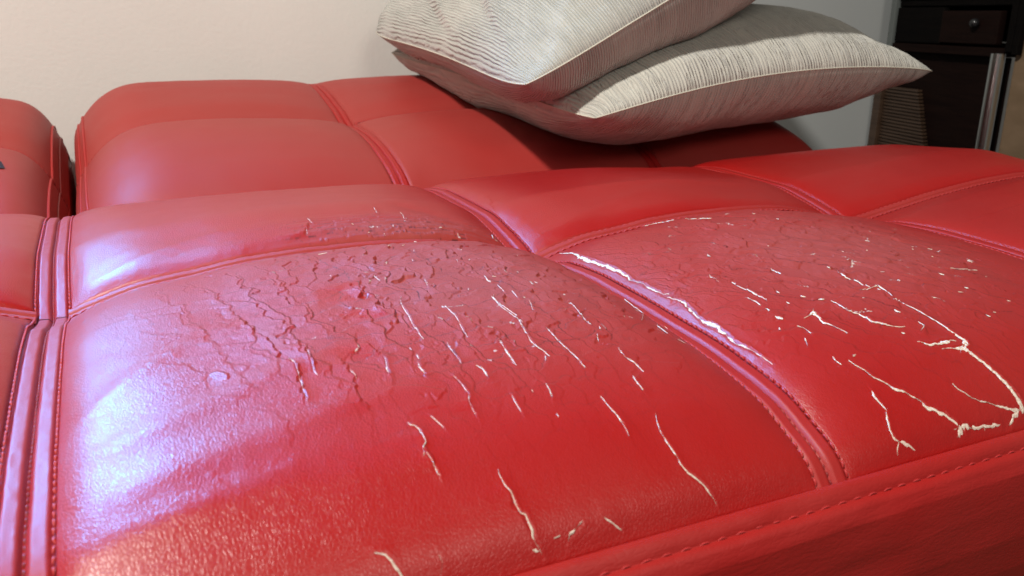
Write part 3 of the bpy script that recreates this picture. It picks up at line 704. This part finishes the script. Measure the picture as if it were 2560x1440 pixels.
# ================================================================== cushions on the sofa
def linen(name, base, dark, scale=150., creasing=.5):
    m = mat(name, base, .85, spec=.2); t = NT(m)
    uv = t.n('ShaderNodeUVMap', uv_map='weave').outputs[0]
    sep = t.n('ShaderNodeSeparateXYZ', {0: uv}).outputs
    n1 = t.n('ShaderNodeTexNoise', {'Vector': t.n('ShaderNodeMapping', {'Vector': uv, 'Scale': (7, 3, 1)}).outputs[0], 'Scale': 1.6, 'Detail': 4.0}).outputs[0]
    n2 = t.n('ShaderNodeTexNoise', {'Vector': t.n('ShaderNodeMapping', {'Vector': uv, 'Scale': (70, 22, 1)}).outputs[0], 'Scale': 1.0, 'Detail': 3.0}).outputs[0]
    ph = t.math('ADD', t.math('MULTIPLY', sep[0], scale * 6.2832), t.math('ADD', t.math('MULTIPLY', n1, 14.0), t.math('MULTIPLY', n2, 5.5)))
    rib = t.math('MULTIPLY_ADD', t.math('SINE', ph), .5, .5)
    amp = t.ramp(t.n('ShaderNodeTexNoise', {'Vector': uv, 'Scale': 5.0, 'Detail': 4.0}).outputs[0], [(.33, .22), (.60, 1.0)])
    weave = t.n('ShaderNodeTexNoise', {'Vector': t.n('ShaderNodeMapping', {'Vector': uv, 'Scale': (420, 700, 1)}).outputs[0], 'Scale': 1.0, 'Detail': 2.0}).outputs[0]
    slub = t.n('ShaderNodeTexNoise', {'Vector': t.n('ShaderNodeMapping', {'Vector': uv, 'Scale': (75, 7, 1)}).outputs[0], 'Scale': 1.0, 'Detail': 4.0}).outputs[0]
    crk = t.n('ShaderNodeTexNoise', {'Vector': t.n('ShaderNodeMapping', {'Vector': uv, 'Scale': (46, 7, 1), 'Rotation': (0, 0, .12)}).outputs[0], 'Scale': 1.0, 'Detail': 3.0, 'Distortion': .8}).outputs[0]
    crease = t.ramp(t.math('ABSOLUTE', t.math('SUBTRACT', crk, .5)), [(0.0, 0.0), (.05, 1.0)])
    h = t.math('ADD', t.math('MULTIPLY', t.math('POWER', rib, .6), amp), t.math('ADD', t.math('MULTIPLY', weave, .30), t.math('ADD', t.math('MULTIPLY', slub, .9), t.math('MULTIPLY', crease, creasing))))
    t.link(t.n('ShaderNodeBump', {'Height': h, 'Strength': .95, 'Distance': .0016}).outputs[0], t.b.inputs['Normal'])
    c = t.mix(t.math('MULTIPLY', t.math('SUBTRACT', 1.0, rib), t.math('MULTIPLY', amp, .5)), base, dark)
    c = t.mix(t.ramp(slub, [(.30, .30), (.62, 0.0)]), c, dark)
    t.link(c, t.b.inputs['Base Color'])
    t.b.inputs['Sheen Weight'].default_value = .35; t.b.inputs['Sheen Roughness'].default_value = .5
    return m
def pillow_pos(c, u, v, s, top, bot, bowf, pull=.06, seed=0, creases=()):
    """c: the four corners F, R, L, B; u along F-R, v along F-L in [-1, 1]; s = +1 upper skin, -1 lower skin"""
    F, R, L, B = [np.array(q, float) for q in c]
    uu = u * (1 - pull * (1 - v * v) * np.abs(u) ** 3); vv = v * (1 - pull * (1 - u * u) * np.abs(v) ** 3)
    rc = 1 - .055 * (np.abs(u * v)) ** 6; uu, vv = uu * rc, vv * rc
    a, b = ((uu + 1) / 2)[..., None], ((vv + 1) / 2)[..., None]
    P = F * (1 - a) * (1 - b) + R * a * (1 - b) + L * (1 - a) * b + B * a * b
    n = np.cross(R - F, L - F); n /= np.linalg.norm(n)
    prof = ((1 - np.abs(u) ** 3.0) * (1 - np.abs(v) ** 3.0)) ** .62
    th = np.where(s > 0, top, bot) * prof
    bow = bowf[0] * (1 - u * u) * (1 - v) / 2 + bowf[1] * (1 - u * u) * (1 + v) / 2 + bowf[2] * (1 - v * v) * (1 - u) / 2 + bowf[3] * (1 - v * v) * (1 + u) / 2
    edge = np.clip(np.minimum(1 - np.abs(u), 1 - np.abs(v)) / .08, 0, 1)
    wr = .028 * (fbm(u * 2.2 + 11, v * 2.2 + s * 3.3 + 7, 3, 110 + seed) - .5) + .010 * (fbm(u * 7 + 3, v * 3 + s + 9, 3, 120 + seed) - .5) * np.exp(-((1 - np.abs(u)) / .5) ** 2) + .010 * (fbm(u * 3 + 3, v * 9 + s + 9, 3, 125 + seed) - .5) * np.exp(-((1 - np.abs(v)) / .35) ** 2)
    gat = .0050 * (vnoise(u * 26 + 40, v * 1.5 + s + 9, 131 + seed) - .5) * np.exp(-(1 - np.abs(v)) / .16) + .0050 * (vnoise(v * 26 + 40, u * 1.5 + s + 9, 133 + seed) - .5) * np.exp(-(1 - np.abs(u)) / .16)
    wr = wr + gat
    cr = 0
    for (u0, v0, u1, v1, h, wd) in creases:
        d = np.array([u1 - u0, v1 - v0]); L2 = d @ d
        tt = np.clip(((u - u0) * d[0] + (v - v0) * d[1]) / L2, 0, 1)
        sx = (u - u0 - tt * d[0]) * d[1] - (v - v0 - tt * d[1]) * d[0]; sx = sx / L2 ** .5
        r = np.hypot(u - u0 - tt * d[0], v - v0 - tt * d[1])
        cr = cr + (s > 0) * h * (np.exp(-(r / wd) ** 2) * np.where(sx > 0, 1, -1.0) * np.clip(np.abs(sx) / (wd * .25), 0, 1)) * np.sin(np.pi * np.clip(tt, .06, .94)) ** .6
    return P + n * (s * th + bow + (wr + 0) * edge + cr * edge)[..., None]
def make_pillow(name, label, c, top, bot, bowf, mfab, pull, seed, floor=None, ceil=None, creases=(), res=170, back=False):
    root = thing(name, label, 'cushion', np.mean(c, axis=0) + np.array([0, 0, -bot]), 'ribbed linen cushions on the sofa')
    inv = Matrix.Translation(-np.mean(c, axis=0) * K + np.array([0, 0, bot]) * K)
    g = np.sin(np.linspace(-np.pi / 2, np.pi / 2, res)); g = .75 * g + .25 * np.linspace(-1, 1, res)
    U, Vv = np.meshgrid(g, g)
    skins = []
    for s in (1, -1):
        P = pillow_pos(c, U, Vv, s, top, bot, bowf, pull, seed, creases)
        if floor is not None: P[..., 2] = np.maximum(P[..., 2], floor(P[..., 0], P[..., 1]))
        skins.append(P)
    for s, P in zip((1, -1), skins):
        me = mesh_np('cover', P.reshape(-1, 3), grid_faces(res, res) if s > 0 else grid_faces(res, res)[:, ::-1])
        uvl = me.uv_layers.new(name='weave'); idx = np.zeros(len(me.loops), np.int32); me.loops.foreach_get('vertex_index', idx)
        uvv = np.stack([(U.ravel() + 1) / 2, (Vv.ravel() + 1) / 2 + (0 if s > 0 else 3.3)], -1)[idx]
        uvl.data.foreach_set('uv', uvv.astype(np.float32).ravel())
        o = add('cover', me, mfab, root); o.matrix_parent_inverse = inv
    e = np.linspace(-1, 1, 120)[:-1]
    eu = np.r_[e, np.ones(119), -e, -np.ones(119)]; ev = np.r_[-np.ones(119), e, np.ones(119), -e]
    P = pillow_pos(c, eu, ev, 1, top, bot, bowf, pull, seed)
    if floor is not None: P[..., 2] = np.maximum(P[..., 2], floor(P[..., 0], P[..., 1]))
    P = np.vstack([P, P[:1]])
    v, f = tube_arrays(P, .0013, 8); o = add('seam_edge', mesh_np('seam_edge', v, f), M_PIPE, root); o.matrix_parent_inverse = inv
    return root, skins
M_PIPE = mat('linen_seam', (.55, .525, .44), .8, spec=.2)
M_LINEN = linen('ribbed_linen', (.48, .47, .42), (.28, .285, .24), 165, .25)
M_LINEN2 = linen('crinkled_linen', (.54, .525, .46), (.31, .29, .25), 125, .8)
lower_c = [(.757, .300, .122), (1.635, .372, .178), (.672, 1.155, .196), (1.52, 1.19, .25)]
upper_c = [(.643, .320, .168), (1.36, .30, .535), (.645, 1.165, .235), (1.37, 1.11, .60)]
def back_floor(x, y): return back_z(np.clip(x, .02, 1.44), np.clip(y, .45, 1.22), 'main') * (x < 1.45) - .2 * (x >= 1.45) + .002 - .6 * (y < .46)
_, low_skins = make_pillow('throw_cushion', 'lower cream ribbed cushion lying flat on the red sofa under another cushion', lower_c, .105, .150, (.035, .02, .0, .0), M_LINEN2, .05, 1, floor=back_floor, res=180)
LT = low_skins[0].reshape(-1, 3)
def low_top(x, y):
    """height of the lower cushion's upper skin (nearest sample)"""
    gx = np.linspace(.6, 1.7, 140); gy = np.linspace(.2, 1.3, 140)
    if not hasattr(low_top, 'g'):
        g = np.full((140, 140), -1.0)
        ix = np.clip(((LT[:, 0] - .6) / 1.1 * 139).round().astype(int), 0, 139); iy = np.clip(((LT[:, 1] - .2) / 1.1 * 139).round().astype(int), 0, 139)
        np.maximum.at(g, (iy, ix), LT[:, 2])
        for _ in range(4):
            p_ = np.pad(g, 1, mode='edge'); nb = np.max([p_[:-2, 1:-1], p_[2:, 1:-1], p_[1:-1, :-2], p_[1:-1, 2:]], axis=0); g = np.where(g < -.5, nb, g)
        low_top.g = g
    fx = np.clip((x - .6) / 1.1 * 139, 0, 138.999); fy = np.clip((y - .2) / 1.1 * 139, 0, 138.999)
    ix, iy = fx.astype(int), fy.astype(int); fx, fy = fx - ix, fy - iy; g = low_top.g
    z = (g[iy, ix] * (1 - fx) + g[iy, ix + 1] * fx) * (1 - fy) + (g[iy + 1, ix] * (1 - fx) + g[iy + 1, ix + 1] * fx) * fy
    inside = (x > .6) & (x < 1.7) & (y > .2) & (y < 1.3)
    return np.where(inside, z, -1) + .004
make_pillow('throw_cushion', 'upper cream ribbed cushion leaning on top of the other cushion, one corner pointing forward', upper_c, .125, .165, (.0, .02, .0, .0), M_LINEN, .05, 2, floor=low_top, res=190,
            creases=((-.90, -.72, -.55, .25, .007, .06), (-.97, -.30, -.75, .45, .006, .06), (-.75, -.9, -.2, -.55, .005, .09)))

# ================================================================== the room behind
M_WALL = mat('cream_wall_paint', (.70, .672, .605), .75, spec=.25); t = NT(M_WALL)
ob = t.n('ShaderNodeTexCoord').outputs['Object']
nz = t.n('ShaderNodeTexNoise', {'Vector': ob, 'Scale': 220.0, 'Detail': 4.0}).outputs[0]
t.link(t.n('ShaderNodeBump', {'Height': nz, 'Strength': .25, 'Distance': .0012}).outputs[0], t.b.inputs['Normal'])
n3 = t.n('ShaderNodeTexNoise', {'Vector': ob, 'Scale': 3.0, 'Detail': 4.0}).outputs[0]
t.link(t.mix(t.ramp(n3, [(.35, 0.0), (.7, 1.0)]), (.645, .63, .585), (.68, .665, .62)), t.b.inputs['Base Color'])
bm = bmesh.new(); box_bm(bm, (-.35, 1.285, .75), (4.2, .06, 3.0)); bm_obj('wall', bm, M_WALL, kind='structure')
M_WALL_COOL = mat('wall_in_cool_light', (.42, .435, .43), .75, spec=.25)  # cooler, dimmer light on this stretch of wall is put into its colour
bm = bmesh.new(); box_bm(bm, (3.0, 1.285, .75), (2.5, .06, 3.0)); bm_obj('wall', bm, M_WALL_COOL, kind='structure')
M_FLOOR = mat('brown_floor', (.12, .075, .045), .5); t = NT(M_FLOOR)
wv = t.n('ShaderNodeTexNoise', {'Vector': t.n('ShaderNodeMapping', {'Vector': t.n('ShaderNodeTexCoord').outputs['Object'], 'Scale': (2, 30, 1)}).outputs[0], 'Scale': 3.0, 'Detail': 5.0}).outputs[0]
t.link(t.ramp(wv, [(.3, (.07, .042, .025)), (.7, (.17, .105, .06))]), t.b.inputs['Base Color'])
bm = bmesh.new(); box_bm(bm, (1.2, -.6, -.78), (7.0, 3.68, .06)); bm_obj('floor', bm, M_FLOOR, kind='structure')

# ---- dark cabinet at the end of the sofa, its front turned towards it
def wood(name, a, b, sc=(1, 1, 14), rough=.45):
    m = mat(name, a, rough); t = NT(m)
    nz = t.n('ShaderNodeTexNoise', {'Vector': t.n('ShaderNodeMapping', {'Vector': t.n('ShaderNodeTexCoord').outputs['Object'], 'Scale': sc}).outputs[0], 'Scale': 14.0, 'Detail': 5.0, 'Distortion': .6}).outputs[0]
    t.link(t.ramp(nz, [(.3, a), (.7, b)]), t.b.inputs['Base Color'])
    t.link(t.n('ShaderNodeBump', {'Height': nz, 'Strength': .3, 'Distance': .001}).outputs[0], t.b.inputs['Normal'])
    return m
M_BLACKW = wood('black_brown_wood', (.002, .0016, .0016), (.004, .003, .0026), rough=.7)
M_BROWNW = wood('dark_brown_wood', (.0055, .0026, .0022), (.010, .0045, .0035), rough=.6)
M_RIB = wood('ribbed_brown_wood', (.035, .018, .010), (.06, .034, .02))
M_TAN = wood('tan_board', (.14, .09, .05), (.19, .125, .075), (1, 1, 3), .6)
M_CHROME = mat('chrome', (.62, .64, .63), .22, 1)
M_KNOB = mat('black_knob', (.012, .012, .013), .25)
M_GREEN = mat('grey_green_edge', (.10, .11, .105), .5)
desk = thing('cabinet', 'dark brown cabinet with one small drawer beside the sofa end', 'cabinet', (2.45, .95, -.75))
dinv = Matrix.Translation(-Vector((2.45, .95, -.75)) * K)
dvec = Vector((-.2, -.98, 0)).normalized(); nvec = Vector((.98, -.2, 0)).normalized()   # along the front; into the cabinet
RZ_ = Matrix((dvec, nvec, Vector((0, 0, 1)))).transposed()
if RZ_.determinant() < 0: RZ_ = Matrix((-dvec, nvec, Vector((0, 0, 1)))).transposed()
O = Vector((2.38, 1.24, 0))
def cab(name, s0, s1, d0, d1, z0, z1, m, parent=None, bevel=.002):
    """box on the cabinet: s along the front, d depth behind the front plane"""
    c = O + dvec * (s0 + s1) / 2 + nvec * (d0 + d1) / 2; c.z = (z0 + z1) / 2
    bm = bmesh.new(); box_bm(bm, c, (s1 - s0, d1 - d0, z1 - z0), RZ_)
    o = bm_obj(name, bm, m, parent or desk, bevel)
    if not parent: o.matrix_parent_inverse = dinv
    return o
for m_ in (M_BLACKW, M_BROWNW): m_.node_tree.nodes['Principled BSDF'].inputs['Specular IOR Level'].default_value = .05
S0, S1 = .035, .55
cab('side_panel', S0, S0 + .022, -.004, .40, .196, .62, M_GREEN)
cab('side_panel', S1 - .022, S1, -.002, .40, .196, .62, M_BLACKW)
cab('top_panel', S0 - .01, S1 + .01, -.012, .42, .622, .65, M_BLACKW)
cab('bottom_panel', S0 + .024, S1 - .024, 0, .40, .182, .206, M_BROWNW)
cab('back_panel', S0 + .024, S1 - .024, .36, .39, .21, .618, M_BLACKW)
cab('shelf', S0 + .024, S1 - .024, .01, .355, .316, .332, M_BLACKW)
cab('door_panel', S0 + .026, .268, .004, .022, .21, .312, M_BLACKW)
cab('door_panel', S0 + .026, S1 - .026, .004, .022, .336, .616, M_BLACKW)
dr = cab('drawer', .275, .497, -.006, .016, .214, .302, M_BROWNW)
c = O + dvec * .421 - nvec * .018; c.z = .269
bm = bmesh.new(); r_ = bmesh.ops.create_uvsphere(bm, u_segments=20, v_segments=12, radius=.013 * K)
bmesh.ops.translate(bm, verts=r_['verts'], vec=c * K)
r_ = bmesh.ops.create_cone(bm, segments=14, radius1=.006 * K, radius2=.006 * K, depth=.02 * K, cap_ends=True)
bmesh.ops.transform(bm, matrix=Matrix.Translation((c + nvec * .008) * K) @ nvec.to_track_quat('Z', 'Y').to_matrix().to_4x4(), verts=r_['verts'])
bm_obj('knob', bm, M_KNOB, dr, smooth=True)
# lower part: ribbed side strip and a plain panel set back
cab('post', .0, .035, .0, .05, -.75, .19, M_RIB)
cab('lower_panel', .037, S1 - .04, .03, .045, -.74, .18, M_BROWNW)
for i in range(26):
    z = -.20 + i * .0105
    cab('slat', .038, .038 + .22 - .004 * abs(i - 9), .012, .0295, z, z + .0075, M_RIB, bevel=.0015)
# chrome tube leg at the near corner
v, f = tube_arrays([tuple((O + dvec * .521 - nvec * .012) + Vector((0, 0, z))) for z in np.linspace(-.75, .192, 30)], .0185, 24)
o = add('leg', mesh_np('leg', v, f), M_CHROME, desk); o.matrix_parent_inverse = dinv
cab('post', .500, .514, -.004, .02, -.75, .18, M_BLACKW)
# tan board at the right edge
board = thing('wooden_board', 'tan board standing upright past the chrome leg of the cabinet', 'board', (2.30, .62, -.75))
bv = Matrix.Translation(-Vector((2.30, .62, -.75)) * K)
bm = bmesh.new(); c = O + dvec * .725 + nvec * .03; c.z = -.08
box_bm(bm, c, (.36, .02, 1.34), RZ_); o = bm_obj('panel', bm, M_TAN, board, .003); o.matrix_parent_inverse = bv
bm = bmesh.new(); c = O + dvec * .562 + nvec * .006; c.z = .36
box_bm(bm, c, (.020, .016, .34), RZ_); o = bm_obj('edge_strip', bm, M_BLACKW, board, .002); o.matrix_parent_inverse = bv

# small dark grey mark on the leather at the left edge
M_MARK = mat('grey_mark', (.05, .042, .05), .9, spec=0)
def dark_mark(pts, zf, parent):
    P = np.array(pts); c = P.mean(0); V = np.vstack([c, P, (P - c) * .55 + c]); n = len(P)
    f = []
    for i in range(n): j = (i + 1) % n; f += [(1 + i, 1 + j, 1 + n + j), (1 + i, 1 + n + j, 1 + n + i), (0, 1 + n + i, 1 + n + j)]
    z = zf(V[:, 0], V[:, 1]) + .0009
    o = spart('dark_mark', mesh_np('dark_mark', np.c_[V, z], np.array(f)), M_MARK, parent); return o

for cu in [o for o in sofa.children if o.name.startswith('back_cushion')]:
    if min(v.co.x for v in cu.data.vertices) < -.3: dark_mark([(-.125, .70), (-.118, .655), (-.098, .632), (-.080, .640), (-.086, .668), (-.103, .695)], lambda x, y: back_z(x, y, 'left'), cu)
